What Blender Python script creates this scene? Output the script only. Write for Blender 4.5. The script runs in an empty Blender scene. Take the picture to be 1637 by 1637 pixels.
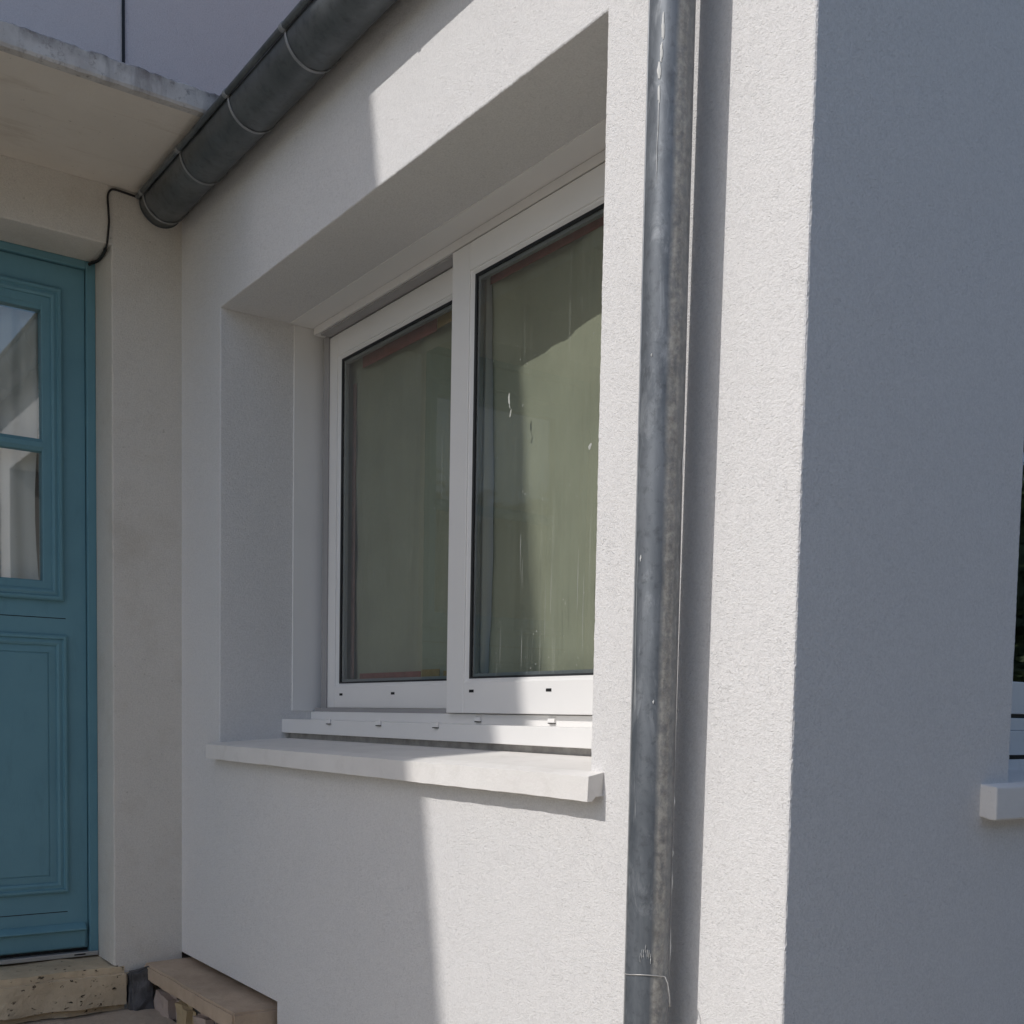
import bpy, bmesh, math, random
from mathutils import Vector, Matrix, noise

random.seed(7)
scene = bpy.context.scene
COL = scene.collection
R = math.radians

# ------------------------------------------------------------------ camera, sky, sun, exposure
cam_data = bpy.data.cameras.new("camera")
cam = bpy.data.objects.new("camera", cam_data)
COL.objects.link(cam)
cam_data.sensor_width = 36.0
cam_data.lens = 1800.1 / 1637.0 * 36.0
cam_data.shift_y = 0.2692
cam_data.clip_start = 0.05
cam_data.clip_end = 500.0


def camera_matrix(yaw, pitch, roll, loc):
    cy, sy, cp, sp, cr, sr = math.cos(yaw), math.sin(yaw), math.cos(pitch), math.sin(pitch), math.cos(roll), math.sin(roll)
    m = Matrix(((cr, -sr, 0), (sr, cr, 0), (0, 0, 1))) @ Matrix(((1, 0, 0), (0, cp, -sp), (0, sp, cp))) @ Matrix(((cy, 0, sy), (0, 1, 0), (-sy, 0, cy)))
    r = [Vector((m[i][0], m[i][2], -m[i][1])) for i in range(3)]       # right, down, forward in world axes
    cols = (r[0], -r[1], -r[2])
    mw = Matrix.Identity(4)
    for j, c in enumerate(cols):
        for i in range(3):
            mw[i][j] = c[i]
    for i in range(3):
        mw[i][3] = loc[i]
    return mw


cam.matrix_world = camera_matrix(-0.62187612, 0.06309177, 0.01836060, (0, 0, 1.55))
scene.camera = cam

SUN_DIR = Vector((1.0, -0.164, -0.95)).normalized()
sun_data = bpy.data.lights.new("sun", 'SUN')
sun_data.energy = 2.6
sun_data.angle = R(0.4)
sun_data.color = (1.0, 0.966, 0.928)
sun = bpy.data.objects.new("sun", sun_data)
sun.rotation_euler = SUN_DIR.to_track_quat('-Z', 'Y').to_euler()
sun.location = (-20, 3, 20)
COL.objects.link(sun)

world = bpy.data.worlds.new("World")
scene.world = world
world.use_nodes = True
wn = world.node_tree
sky = wn.nodes.new("ShaderNodeTexSky")
sky.sky_type = 'NISHITA'
sky.sun_disc = False
sky.sun_elevation = R(43.1)
sky.sun_rotation = math.atan2(-SUN_DIR.x, -SUN_DIR.y)
sky.altitude = 100
sky.air_density = 1.0
sky.dust_density = 1.6
sky.ozone_density = 1.0
bgn = wn.nodes["Background"]
bgn.inputs["Strength"].default_value = 0.143
wn.links.new(sky.outputs[0], bgn.inputs["Color"])

scene.view_settings.view_transform = 'Standard'
scene.view_settings.look = 'None'
scene.view_settings.exposure = 0.0
scene.view_settings.gamma = 1.0
scene.cycles.max_bounces = 10
scene.cycles.diffuse_bounces = 5
scene.cycles.transparent_max_bounces = 16
scene.cycles.use_denoising = True
scene.cycles.caustics_reflective = False

# ------------------------------------------------------------------ main measures (metres)
UA, VB, VC = 1.25, 3.579, 1.0665          # window wall plane, door wall plane, side wall plane
WV0, WV1, WZ0, WZ1 = 1.511, 3.250, 1.452, 2.727   # window opening in the window wall
CU0, CU1, CZ0, CZ1 = 1.808, 2.95, 1.43, 2.72      # window opening in the side wall
EAVE = 3.135


# ------------------------------------------------------------------ helpers
def link(o, parent=None):
    COL.objects.link(o)
    if parent is not None:
        o.parent = parent
        if parent.type == 'EMPTY':
            o.matrix_parent_inverse = Matrix.Translation(parent.location).inverted()
    return o


def empty(name, loc, label, cat, group=None):
    o = bpy.data.objects.new(name, None)
    o.location = loc
    o.empty_display_size = 0.2
    COL.objects.link(o)
    o["label"] = label
    o["category"] = cat
    if group:
        o["group"] = group
    return o


class MB:
    def __init__(self):
        self.bm = bmesh.new()

    def face(self, pts):
        vs = [self.bm.verts.new(p) for p in pts]
        try:
            return self.bm.faces.new(vs)
        except ValueError:
            return None

    def box(self, x0, x1, y0, y1, z0, z1):
        v = [self.bm.verts.new((x, y, z)) for x in (x0, x1) for y in (y0, y1) for z in (z0, z1)]
        for idx in ((0, 1, 3, 2), (4, 6, 7, 5), (0, 4, 5, 1), (2, 3, 7, 6), (0, 2, 6, 4), (1, 5, 7, 3)):
            self.bm.faces.new([v[i] for i in idx])
        return self

    def prism(self, pts, axis, a, b):
        """pts: 2D outline; extruded along axis index from a to b."""
        def p3(p, t):
            q = list(p)
            q.insert(axis, t)
            return q
        lo = [self.bm.verts.new(p3(p, a)) for p in pts]
        hi = [self.bm.verts.new(p3(p, b)) for p in pts]
        n = len(pts)
        self.bm.faces.new(lo)
        self.bm.faces.new(list(reversed(hi)))
        for i in range(n):
            self.bm.faces.new((lo[i], hi[i], hi[(i + 1) % n], lo[(i + 1) % n]))
        return self

    def tube(self, path, rad, seg=12, caps=True):
        path = [Vector(p) for p in path]
        rings = []
        up = None
        for i, p in enumerate(path):
            t = (path[min(i + 1, len(path) - 1)] - path[max(i - 1, 0)]).normalized()
            if up is None:
                up = t.orthogonal().normalized()
            else:
                up = (up - t * up.dot(t)).normalized()
            w = t.cross(up)
            r = rad[i] if isinstance(rad, (list, tuple)) else rad
            rings.append([self.bm.verts.new(p + (up * math.cos(2 * math.pi * k / seg) + w * math.sin(2 * math.pi * k / seg)) * r) for k in range(seg)])
        for a, b in zip(rings, rings[1:]):
            for k in range(seg):
                self.bm.faces.new((a[k], a[(k + 1) % seg], b[(k + 1) % seg], b[k]))
        if caps:
            self.bm.faces.new(list(reversed(rings[0])))
            self.bm.faces.new(rings[-1])
        return self

    def ring(self, x0, x1, z0, z1, profile, place):
        """A mitred moulding round a rectangle. profile: [(inset, out)]; place(a, b, out) -> 3D point."""
        loops = []
        for ins, out in profile:
            loops.append([self.bm.verts.new(place(a, b, out)) for a, b in
                          ((x0 + ins, z0 + ins), (x1 - ins, z0 + ins), (x1 - ins, z1 - ins), (x0 + ins, z1 - ins))])
        for a, b in zip(loops, loops[1:]):
            for k in range(4):
                self.bm.faces.new((a[k], a[(k + 1) % 4], b[(k + 1) % 4], b[k]))
        return loops

    def build(self, name, mat, parent=None, smooth=False, bevel=0.0, seg=2, weld=True, face_to=None):
        if weld:
            bmesh.ops.remove_doubles(self.bm, verts=self.bm.verts, dist=1e-5)
        bmesh.ops.recalc_face_normals(self.bm, faces=self.bm.faces)
        if face_to is not None:
            for f in self.bm.faces:
                f.normal_update()
                if f.normal.dot(Vector(face_to)) < 0:
                    f.normal_flip()
        me = bpy.data.meshes.new(name)
        self.bm.to_mesh(me)
        self.bm.free()
        o = bpy.data.objects.new(name, me)
        me.materials.append(mat)
        if smooth:
            for p in me.polygons:
                p.use_smooth = True
        if bevel:
            m = o.modifiers.new("edge", 'BEVEL')
            m.width = bevel
            m.segments = seg
            m.limit_method = 'ANGLE'
            m.angle_limit = R(35)
        return link(o, parent)


def copy_to(o, offset, parent):
    c = o.copy()
    COL.objects.link(c)
    c.parent = parent
    c.matrix_parent_inverse = o.matrix_parent_inverse.copy()
    c.location = o.location + Vector(offset)
    return c


# ------------------------------------------------------------------ materials
class NT:
    def __init__(self, name):
        self.m = bpy.data.materials.new(name)
        self.m.use_nodes = True
        self.t = self.m.node_tree
        self.b = self.t.nodes["Principled BSDF"]
        self.out = self.t.nodes["Material Output"]
        self.co = self.n("ShaderNodeTexCoord").outputs["Object"]

    def n(self, kind, **kw):
        nd = self.t.nodes.new(kind)
        for k, v in kw.items():
            if k in nd.inputs:
                nd.inputs[k].default_value = v
            else:
                setattr(nd, k, v)
        return nd

    def l(self, a, b):
        self.t.links.new(a, b)

    def scaled(self, s):
        mp = self.n("ShaderNodeMapping")
        mp.inputs["Scale"].default_value = s
        self.l(self.co, mp.inputs["Vector"])
        return mp.outputs[0]

    def noise(self, scale, detail=3.0, rough=0.55, dist=0.0, vec=None):
        nd = self.n("ShaderNodeTexNoise", Scale=scale, Detail=detail, Roughness=rough, Distortion=dist)
        self.l(vec if vec is not None else self.co, nd.inputs["Vector"])
        return nd.outputs[0]

    def ramp(self, src, stops, interp='LINEAR'):
        nd = self.n("ShaderNodeValToRGB")
        nd.color_ramp.interpolation = interp
        el = nd.color_ramp.elements
        while len(el) < len(stops):
            el.new(0.5)
        for e, (p, c) in zip(el, stops):
            e.position = p
            e.color = (c, c, c, 1) if isinstance(c, (int, float)) else (*c, 1)
        self.l(src, nd.inputs[0])
        return nd.outputs[0]

    def mixc(self, fac, a, b, mode='MIX'):
        nd = self.n("ShaderNodeMix", data_type='RGBA', blend_type=mode)
        for sock, v in ((nd.inputs[0], fac), (nd.inputs[6], a), (nd.inputs[7], b)):
            if isinstance(v, (int, float)):
                sock.default_value = v
            elif isinstance(v, tuple):
                sock.default_value = (*v, 1)
            else:
                self.l(v, sock)
        return nd.outputs[2]

    def math(self, op, a, b=0.0):
        nd = self.n("ShaderNodeMath", operation=op)
        for i, v in enumerate((a, b)):
            if isinstance(v, (int, float)):
                nd.inputs[i].default_value = v
            else:
                self.l(v, nd.inputs[i])
        return nd.outputs[0]

    def bump(self, h, dist, strength=1.0, prev=None):
        nd = self.n("ShaderNodeBump", Strength=strength, Distance=dist)
        self.l(h, nd.inputs["Height"])
        if prev is not None:
            self.l(prev, nd.inputs["Normal"])
        return nd.outputs[0]

    def set(self, **kw):
        for k, v in kw.items():
            s = self.b.inputs[k.replace("_", " ")]
            if isinstance(v, (int, float)):
                s.default_value = v
            elif isinstance(v, tuple):
                s.default_value = (*v, 1)
            else:
                self.l(v, s)
        return self.m


def render_plaster(name, col, col2, grain=1.0, stain=None):
    k = NT(name)
    big = k.noise(1.3, 4, 0.6)
    mid = k.noise(14, 3, 0.6)
    c = k.mixc(k.ramp(big, [(0.30, 0.0), (0.72, 1.0)]), col, col2)
    c = k.mixc(k.ramp(mid, [(0.3, 0.0), (0.75, 0.25)]), c, tuple(x * 0.97 for x in col2))
    # fine sandy grain, with small pits and dragged worm marks that come in patches
    fine = k.noise(250, 3, 0.72, 0.3)
    soft = k.noise(520, 2, 0.6)
    pit_n = k.noise(150, 2, 0.5, 0.7, k.scaled((1.0, 1.0, 1.7)))
    gate = k.ramp(k.noise(9, 3, 0.6), [(0.30, 0.35), (0.70, 0.85)])
    pits = k.math('MULTIPLY', k.ramp(pit_n, [(0.60, 0.0), (0.67, 1.0)]), gate)
    worm = k.noise(78, 2, 0.45, 1.1)
    ridge = k.ramp(k.math('ABSOLUTE', k.math('SUBTRACT', worm, 0.5)), [(0.006, 1.0), (0.026, 0.0)])
    brk = k.ramp(k.noise(60, 2, 0.5), [(0.50, 0.0), (0.58, 1.0)])
    worms = k.math('MULTIPLY', k.math('MULTIPLY', ridge, brk), gate)
    dent = k.math('MAXIMUM', pits, k.math('MULTIPLY', worms, 0.8))
    h = k.math('ADD', k.math('MULTIPLY', fine, 0.95), k.math('MULTIPLY', soft, 0.30))
    h = k.math('SUBTRACT', h, k.math('MULTIPLY', dent, 0.36))
    nrm = k.bump(h, 0.0033 * grain, 0.72)
    c = k.mixc(k.math('MULTIPLY', dent, 0.20), c, tuple(x * 0.55 for x in col2))  # shade inside pits and worm marks, painted into the colour
    c = k.mixc(k.ramp(fine, [(0.36, 0.26), (0.62, 0.0)]), c, tuple(x * 0.6 for x in col2))
    if stain is not None:
        c = stain(k, c)
    return k.set(Base_Color=c, Roughness=0.92, Normal=nrm, Specular_IOR_Level=0.25)


def simple(name, col, rough=0.5, spec=0.5, metal=0.0, vary=0.06, scale=6.0, bump=0.0, bscale=60.0):
    k = NT(name)
    f = k.noise(scale, 4, 0.6)
    c = k.mixc(k.ramp(f, [(0.3, 0.0), (0.7, 1.0)]), tuple(x * (1 - vary) for x in col), tuple(min(1, x * (1 + vary)) for x in col))
    kw = dict(Base_Color=c, Roughness=rough, Specular_IOR_Level=spec, Metallic=metal)
    if bump:
        kw["Normal"] = k.bump(k.noise(bscale, 4, 0.6), bump, 0.8)
    return k.set(**kw)


M = {}
M["plaster"] = render_plaster("white_roughcast", (0.80, 0.785, 0.775), (0.785, 0.77, 0.76))
M["plaster_smooth"] = simple("smooth_white_plaster", (0.76, 0.735, 0.70), 0.9, 0.2, vary=0.03, bump=0.0006, bscale=160)


def door_stain(k, c):
    n1 = k.noise(5, 5, 0.65)
    c = k.mixc(k.ramp(n1, [(0.52, 0.0), (0.75, 0.30)]), c, (0.45, 0.38, 0.29))
    return k.mixc(k.ramp(k.noise(60, 2, 0.5), [(0.72, 0.0), (0.78, 0.35)]), c, (0.30, 0.26, 0.20))


M["plaster_old"] = render_plaster("cream_roughcast", (0.815, 0.765, 0.695), (0.77, 0.72, 0.65), 1.1, door_stain)
M["plaster_upper"] = render_plaster("pale_upper_render", (0.745, 0.70, 0.70), (0.715, 0.67, 0.675), 0.8)


def soffit_mat():
    k = NT("stained_cream_soffit")
    c = k.mixc(k.ramp(k.noise(3, 5, 0.65), [(0.35, 0.0), (0.7, 1.0)]), (0.76, 0.70, 0.625), (0.69, 0.63, 0.555))
    # damp streak along the front drip and soot specks
    c = k.mixc(k.ramp(k.noise(2.2, 4, 0.7, 0.4, k.scaled((1.0, 5.0, 1.0))), [(0.55, 0.0), (0.74, 0.45)]), c, (0.46, 0.37, 0.29))
    c = k.mixc(k.ramp(k.noise(90, 3, 0.6), [(0.68, 0.0), (0.76, 0.6)]), c, (0.22, 0.19, 0.15))
    return k.set(Base_Color=c, Roughness=0.9, Specular_IOR_Level=0.2, Normal=k.bump(k.noise(120, 3, 0.6), 0.0015, 0.6))


def lip_mat():
    k = NT("weathered_concrete_lip")
    c = k.mixc(k.ramp(k.noise(9, 4, 0.6), [(0.35, 0.0), (0.7, 1.0)]), (0.60, 0.58, 0.56), (0.47, 0.44, 0.42))
    run = k.noise(7, 5, 0.7, 0.3, k.scaled((2.2, 1.0, 0.35)))
    c = k.mixc(k.ramp(run, [(0.50, 0.0), (0.68, 0.5)]), c, (0.13, 0.115, 0.115))
    c = k.mixc(k.ramp(k.noise(55, 4, 0.7), [(0.56, 0.0), (0.70, 0.6)]), c, (0.18, 0.16, 0.155))
    sx = k.n("ShaderNodeSeparateXYZ")
    k.l(k.co, sx.inputs[0])
    top = k.n("ShaderNodeMapRange")
    top.inputs["From Min"].default_value = 3.150
    top.inputs["From Max"].default_value = 3.186
    k.l(sx.outputs[2], top.inputs["Value"])
    blk = k.ramp(k.noise(16, 5, 0.7, 0.3, k.scaled((1.0, 1.0, 0.5))), [(0.40, 0.0), (0.60, 0.9)])
    c = k.mixc(k.math('MULTIPLY', blk, top.outputs[0]), c, (0.12, 0.105, 0.105))
    return k.set(Base_Color=c, Roughness=0.95, Specular_IOR_Level=0.2, Normal=k.bump(k.noise(70, 4, 0.65), 0.003, 0.8))


M["soffit"] = soffit_mat()
M["lip"] = lip_mat()
M["pvc"] = simple("white_window_plastic", (0.80, 0.785, 0.765), 0.32, 0.5, vary=0.015)
M["gasket"] = simple("black_rubber_seal", (0.015, 0.016, 0.018), 0.5, 0.4)
M["track"] = simple("grey_track", (0.34, 0.33, 0.33), 0.5, 0.4)
M["spacer"] = simple("dull_aluminium_spacer", (0.30, 0.31, 0.33), 0.45, 0.5, metal=0.6)
M["dark"] = simple("dark_cavity", (0.02, 0.02, 0.02), 0.9, 0.2)
M["joint_grey"] = simple("grey_mastic", (0.36, 0.35, 0.34), 0.8, 0.3, vary=0.25, scale=30)
M["door"] = None


def sill_mat():
    k = NT("painted_cement_sill")
    c = k.mixc(k.ramp(k.noise(6, 4, 0.6), [(0.35, 0.0), (0.7, 1.0)]), (0.79, 0.765, 0.735), (0.74, 0.715, 0.685))
    c = k.mixc(k.ramp(k.noise(70, 3, 0.6), [(0.70, 0.0), (0.77, 0.5)]), c, (0.50, 0.47, 0.43))
    c = k.mixc(k.ramp(k.noise(11, 5, 0.7, 0.4), [(0.52, 0.0), (0.76, 0.4)]), c, (0.56, 0.53, 0.49))
    return k.set(Base_Color=c, Roughness=0.85, Specular_IOR_Level=0.25, Normal=k.bump(k.noise(140, 4, 0.6), 0.0012, 0.7))


M["sill"] = sill_mat()


def paint_mat():
    k = NT("teal_door_paint")
    c = k.mixc(k.ramp(k.noise(4, 4, 0.6), [(0.3, 0.0), (0.7, 1.0)]), (0.165, 0.335, 0.395), (0.140, 0.295, 0.355))
    c = k.mixc(k.ramp(k.noise(25, 5, 0.7, 0.3, k.scaled((1.0, 1.0, 0.25))), [(0.55, 0.0), (0.78, 0.35)]), c, (0.10, 0.215, 0.25))
    brush = k.noise(60, 4, 0.6, 0.2, k.scaled((6.0, 6.0, 0.5)))
    return k.set(Base_Color=c, Roughness=0.45, Specular_IOR_Level=0.35, Normal=k.bump(brush, 0.0009, 0.6))


M["door"] = paint_mat()


def glass_mat(name, tint, k_refl, base_refl, dirt):
    k = NT(name)
    geo = k.n("ShaderNodeNewGeometry")
    dot = k.n("ShaderNodeVectorMath", operation='DOT_PRODUCT')
    k.l(geo.outputs["Normal"], dot.inputs[0])
    k.l(geo.outputs["Incoming"], dot.inputs[1])
    cosv = k.math('ABSOLUTE', dot.outputs["Value"])
    schlick = k.math('POWER', k.math('SUBTRACT', 1.0, cosv), 5.0)
    fr = k.math('ADD', k.math('MULTIPLY', schlick, 0.96), 0.04)
    fac = k.math('MINIMUM', k.math('ADD', k.math('MULTIPLY', fr, k_refl), base_refl), 1.0)
    tr = k.n("ShaderNodeBsdfTransparent", Color=(*tint, 1))
    gl = k.n("ShaderNodeBsdfGlossy", Color=(0.95, 0.97, 0.97, 1), Roughness=0.012)
    wob = k.bump(k.noise(2.2, 2, 0.5), 0.0012, 0.4)
    k.l(wob, gl.inputs["Normal"])
    mx = k.n("ShaderNodeMixShader")
    k.l(fac, mx.inputs[0])
    k.l(tr.outputs[0], mx.inputs[1])
    k.l(gl.outputs[0], mx.inputs[2])
    final = mx.outputs[0]
    if dirt:
        df = k.n("ShaderNodeBsdfDiffuse", Color=(0.62, 0.64, 0.58, 1))
        streak = k.noise(42, 3, 0.6, 0.0, k.scaled((1.0, 1.6, 0.035)))
        st = k.ramp(streak, [(0.58, 0.0), (0.74, 0.16)])
        gate = k.ramp(k.noise(3.0, 3, 0.6), [(0.40, 0.0), (0.62, 1.0)])
        st = k.math('MULTIPLY', st, gate)
        spk = k.ramp(k.noise(150, 2, 0.5, 0.0, k.scaled((1.0, 1.3, 0.55))), [(0.755, 0.0), (0.79, 0.75)])
        haze = k.ramp(k.noise(2.0, 3, 0.6), [(0.3, 0.0), (0.7, 0.016)])
        f = k.math('ADD', k.math('ADD', st, spk), haze)
        m2 = k.n("ShaderNodeMixShader")
        k.l(k.math('MULTIPLY', f, dirt), m2.inputs[0])
        k.l(final, m2.inputs[1])
        k.l(df.outputs[0], m2.inputs[2])
        final = m2.outputs[0]
    k.l(final, k.out.inputs["Surface"])
    return k.m


M["glass"] = glass_mat("dusty_window_glass", (0.83, 0.86, 0.835), 2.0, 0.0, 1.0)
M["side_glass"] = glass_mat("clean_window_glass", (0.83, 0.86, 0.835), 2.4, 0.09, 0.3)
M["door_glass"] = glass_mat("old_door_glass", (0.86, 0.88, 0.86), 2.0, 0.13, 0.25)


def zinc(name, c1, c2, rough, metal):
    k = NT(name)
    c = k.mixc(k.ramp(k.noise(7, 5, 0.65), [(0.35, 0.0), (0.68, 1.0)]), c1, c2)
    c = k.mixc(k.ramp(k.noise(45, 4, 0.65), [(0.50, 0.0), (0.72, 0.5)]), c, tuple(x * 0.6 for x in c1))
    r = k.ramp(k.noise(12, 4, 0.6), [(0.3, rough - 0.08), (0.7, rough + 0.12)])
    return k.set(Base_Color=c, Roughness=r, Metallic=metal, Normal=k.bump(k.noise(9, 3, 0.6), 0.003, 0.25))


M["gutter"] = zinc("dull_dark_zinc", (0.115, 0.128, 0.135), (0.185, 0.20, 0.21), 0.42, 0.55)
M["gutter_strap"] = zinc("bare_zinc_strap", (0.30, 0.31, 0.32), (0.37, 0.38, 0.39), 0.4, 0.5)


def pipe_mat():
    """Zinc with a rubbed blue patina and a speckled brown band painted as a reflection of sunlit surroundings."""
    k = NT("patinated_zinc_pipe")
    g = k.n("ShaderNodeNewGeometry")
    sep = k.n("ShaderNodeSeparateXYZ")
    k.l(g.outputs["Normal"], sep.inputs[0])
    ang = k.math('ARCTAN2', sep.outputs[1], sep.outputs[0])          # angle round the pipe
    long_ = k.scaled((6.0, 6.0, 1.0))
    wob = k.math('MULTIPLY', k.math('SUBTRACT', k.noise(3.0, 4, 0.6, 0.0, k.scaled((1, 1, 0.6))), 0.5), 0.42)
    a = k.math('ADD', ang, wob)
    patina = k.mixc(k.ramp(k.noise(3.6, 6, 0.68, 0.7, k.scaled((4.0, 4.0, 1.2))), [(0.30, 0.0), (0.70, 1.0)]), (0.078, 0.090, 0.106), (0.20, 0.218, 0.24))
    patina = k.mixc(k.ramp(k.noise(5.5, 6, 0.72, 0.9, k.scaled((4.0, 4.0, 1.6))), [(0.54, 0.0), (0.70, 0.65)]), patina, (0.33, 0.35, 0.37))
    patina = k.mixc(k.ramp(k.noise(60, 4, 0.7, 0.3), [(0.52, 0.0), (0.70, 0.55)]), patina, (0.06, 0.066, 0.075))
    # white lime runs
    run = k.noise(16, 4, 0.6, 0.4, k.scaled((2.6, 2.6, 0.16)))
    patina = k.mixc(k.ramp(run, [(0.66, 0.0), (0.73, 0.7)]), patina, (0.52, 0.53, 0.53))
    # brown band, painting a sunlit reflection into the colour: normal angle from about -100 to -72 degrees
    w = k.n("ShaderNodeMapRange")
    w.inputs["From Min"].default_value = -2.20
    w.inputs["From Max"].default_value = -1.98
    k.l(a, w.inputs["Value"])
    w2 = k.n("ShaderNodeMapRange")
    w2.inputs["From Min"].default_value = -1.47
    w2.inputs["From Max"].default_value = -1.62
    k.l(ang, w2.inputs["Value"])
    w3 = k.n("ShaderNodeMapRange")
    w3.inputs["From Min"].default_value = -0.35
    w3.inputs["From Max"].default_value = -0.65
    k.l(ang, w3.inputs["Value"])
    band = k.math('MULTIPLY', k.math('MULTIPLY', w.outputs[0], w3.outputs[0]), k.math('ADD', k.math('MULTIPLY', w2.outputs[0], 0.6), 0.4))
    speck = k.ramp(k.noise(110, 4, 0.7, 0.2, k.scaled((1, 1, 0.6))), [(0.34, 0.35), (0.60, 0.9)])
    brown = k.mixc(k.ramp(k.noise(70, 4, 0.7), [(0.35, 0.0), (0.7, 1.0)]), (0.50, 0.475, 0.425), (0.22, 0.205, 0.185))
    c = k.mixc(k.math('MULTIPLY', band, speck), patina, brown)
    r = k.ramp(k.noise(18, 4, 0.65, 0.0, k.scaled((1, 1, 0.4))), [(0.3, 0.40), (0.7, 0.60)])
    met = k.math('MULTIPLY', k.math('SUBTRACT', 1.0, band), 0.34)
    return k.set(Base_Color=c, Roughness=r, Metallic=met, Normal=k.bump(k.noise(11, 3, 0.6, 0.0, k.scaled((1, 1, 0.35))), 0.004, 0.3))


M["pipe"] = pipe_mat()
M["splash"] = simple("dried_white_render", (0.66, 0.66, 0.64), 0.95, 0.2)
M["wire"] = simple("pale_wire", (0.50, 0.49, 0.47), 0.45, 0.5, metal=0.4)
M["cable"] = simple("black_cable_sheath", (0.014, 0.013, 0.013), 0.5, 0.4)


def stone_mat(name, a, b, pits=True):
    k = NT(name)
    c = k.mixc(k.ramp(k.noise(8, 5, 0.65), [(0.3, 0.0), (0.7, 1.0)]), a, b)
    h = k.noise(40, 5, 0.65)
    nrm = k.bump(h, 0.006, 0.7)
    if pits:
        v = k.ramp(k.noise(48, 3, 0.6, 0.4, k.scaled((1.0, 1.0, 1.5))), [(0.305, 1.0), (0.345, 0.0)])
        c = k.mixc(v, c, tuple(x * 0.16 for x in b))
        nrm = k.bump(v, -0.006, 0.8, nrm)
    c = k.mixc(k.ramp(k.noise(3.5, 4, 0.6), [(0.5, 0.0), (0.75, 0.5)]), c, tuple(x * 0.55 for x in b))
    return k.set(Base_Color=c, Roughness=0.93, Specular_IOR_Level=0.2, Normal=nrm)


M["limestone"] = stone_mat("pitted_limestone", (0.70, 0.56, 0.385), (0.54, 0.425, 0.29))
M["coping"] = stone_mat("weathered_coping_stone", (0.56, 0.435, 0.325), (0.44, 0.335, 0.245), False)
M["step"] = stone_mat("pinkish_step_stone", (0.50, 0.415, 0.325), (0.42, 0.34, 0.265), False)
M["rubble_a"] = stone_mat("ochre_rubble", (0.48, 0.38, 0.24), (0.40, 0.31, 0.19), False)
M["rubble_b"] = stone_mat("pink_rubble", (0.50, 0.41, 0.36), (0.43, 0.34, 0.29), False)
M["mortar"] = simple("dark_grey_mortar", (0.12, 0.115, 0.115), 0.95, 0.2, vary=0.3, scale=25, bump=0.006, bscale=50)
M["aluminium"] = simple("dull_aluminium", (0.52, 0.51, 0.49), 0.4, 0.5, metal=0.5)


def sheet_mat():
    k = NT("green_dust_sheet")
    c = k.mixc(k.ramp(k.noise(4, 4, 0.6), [(0.3, 0.0), (0.7, 1.0)]), (0.305, 0.305, 0.235), (0.36, 0.36, 0.275))
    c = k.mixc(k.ramp(k.noise(35, 3, 0.6, 0.1), [(0.68, 0.0), (0.77, 0.25)]), c, (0.22, 0.23, 0.17))
    cr = k.noise(11, 3, 0.5, 0.15, k.scaled((1.0, 1.0, 0.28)))
    return k.set(Base_Color=c, Roughness=0.8, Specular_IOR_Level=0.1, Normal=k.bump(cr, 0.016, 0.6))


M["sheet"] = sheet_mat()
M["tape_red"] = simple("red_masking_tape", (0.27, 0.095, 0.08), 0.6, 0.3, vary=0.2, scale=30)
M["tape_ochre"] = simple("ochre_masking_tape", (0.32, 0.225, 0.09), 0.6, 0.3, vary=0.15, scale=30)
M["tape_brown"] = simple("dull_brown_tape", (0.27, 0.155, 0.135), 0.6, 0.3, vary=0.2, scale=30)
M["curtain"] = simple("white_net_curtain", (0.82, 0.81, 0.78), 0.9, 0.2, vary=0.04, scale=3)
M["roof_tile"] = simple("clay_roof_tiles", (0.30, 0.14, 0.09), 0.85, 0.25, vary=0.3, scale=12)
M["ground"] = None


def ground_mat():
    k = NT("pale_gravel_ground")
    c = k.mixc(k.ramp(k.noise(60, 4, 0.7), [(0.3, 0.0), (0.7, 1.0)]), (0.60, 0.53, 0.42), (0.72, 0.64, 0.52))
    c = k.mixc(k.ramp(k.noise(0.5, 4, 0.6), [(0.4, 0.0), (0.65, 0.6)]), c, (0.36, 0.325, 0.265))
    return k.set(Base_Color=c, Roughness=0.95, Specular_IOR_Level=0.2, Normal=k.bump(k.noise(80, 4, 0.7), 0.01, 0.8))


M["ground"] = ground_mat()
M["asphalt"] = simple("worn_grey_asphalt", (0.175, 0.175, 0.175), 0.95, 0.2, vary=0.2, scale=30, bump=0.006, bscale=90)


def leaf_mat():
    k = NT("hedge_leaves")
    c = k.mixc(k.ramp(k.noise(2.0, 3, 0.6), [(0.35, 0.0), (0.7, 1.0)]), (0.065, 0.10, 0.045), (0.10, 0.14, 0.065))
    return k.set(Base_Color=c, Roughness=0.55, Specular_IOR_Level=0.3)


M["leaf"] = leaf_mat()

# ------------------------------------------------------------------ ground
g = MB()
g.face([(-60, -60, 0), (60, -60, 0), (60, 60, 0), (-60, 60, 0)])
gr = g.build("ground", M["asphalt"])
gr["kind"] = "structure"
g = MB()
g.face([(-6.0, -2.6, 0.004), (1.24, -2.6, 0.004), (1.24, 3.57, 0.004), (-6.0, 3.57, 0.004)])  # unseen pale ground patch, added to bounce warm light onto soffits and reveal
gr = g.build("bounce_courtyard", M["ground"])
gr["kind"] = "structure"

# ------------------------------------------------------------------ the annex with the window
annex = empty("annex_house", (2.5, 2.3, 0), "white roughcast annex with the wide sliding window in its half sunlit front wall", "house")


def arris(t, seed, amp=0.0012):
    """Ragged trowelled edge: small wander of the edge of the render."""
    a = noise.noise(Vector((t * 140.0, seed, 0.0))) * 1.0 + noise.noise(Vector((t * 34.0, seed + 5.3, 1.0))) * 0.9 + noise.noise(Vector((t * 5.0, seed + 9.1, 3.0))) * 0.7
    return a * amp


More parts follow.
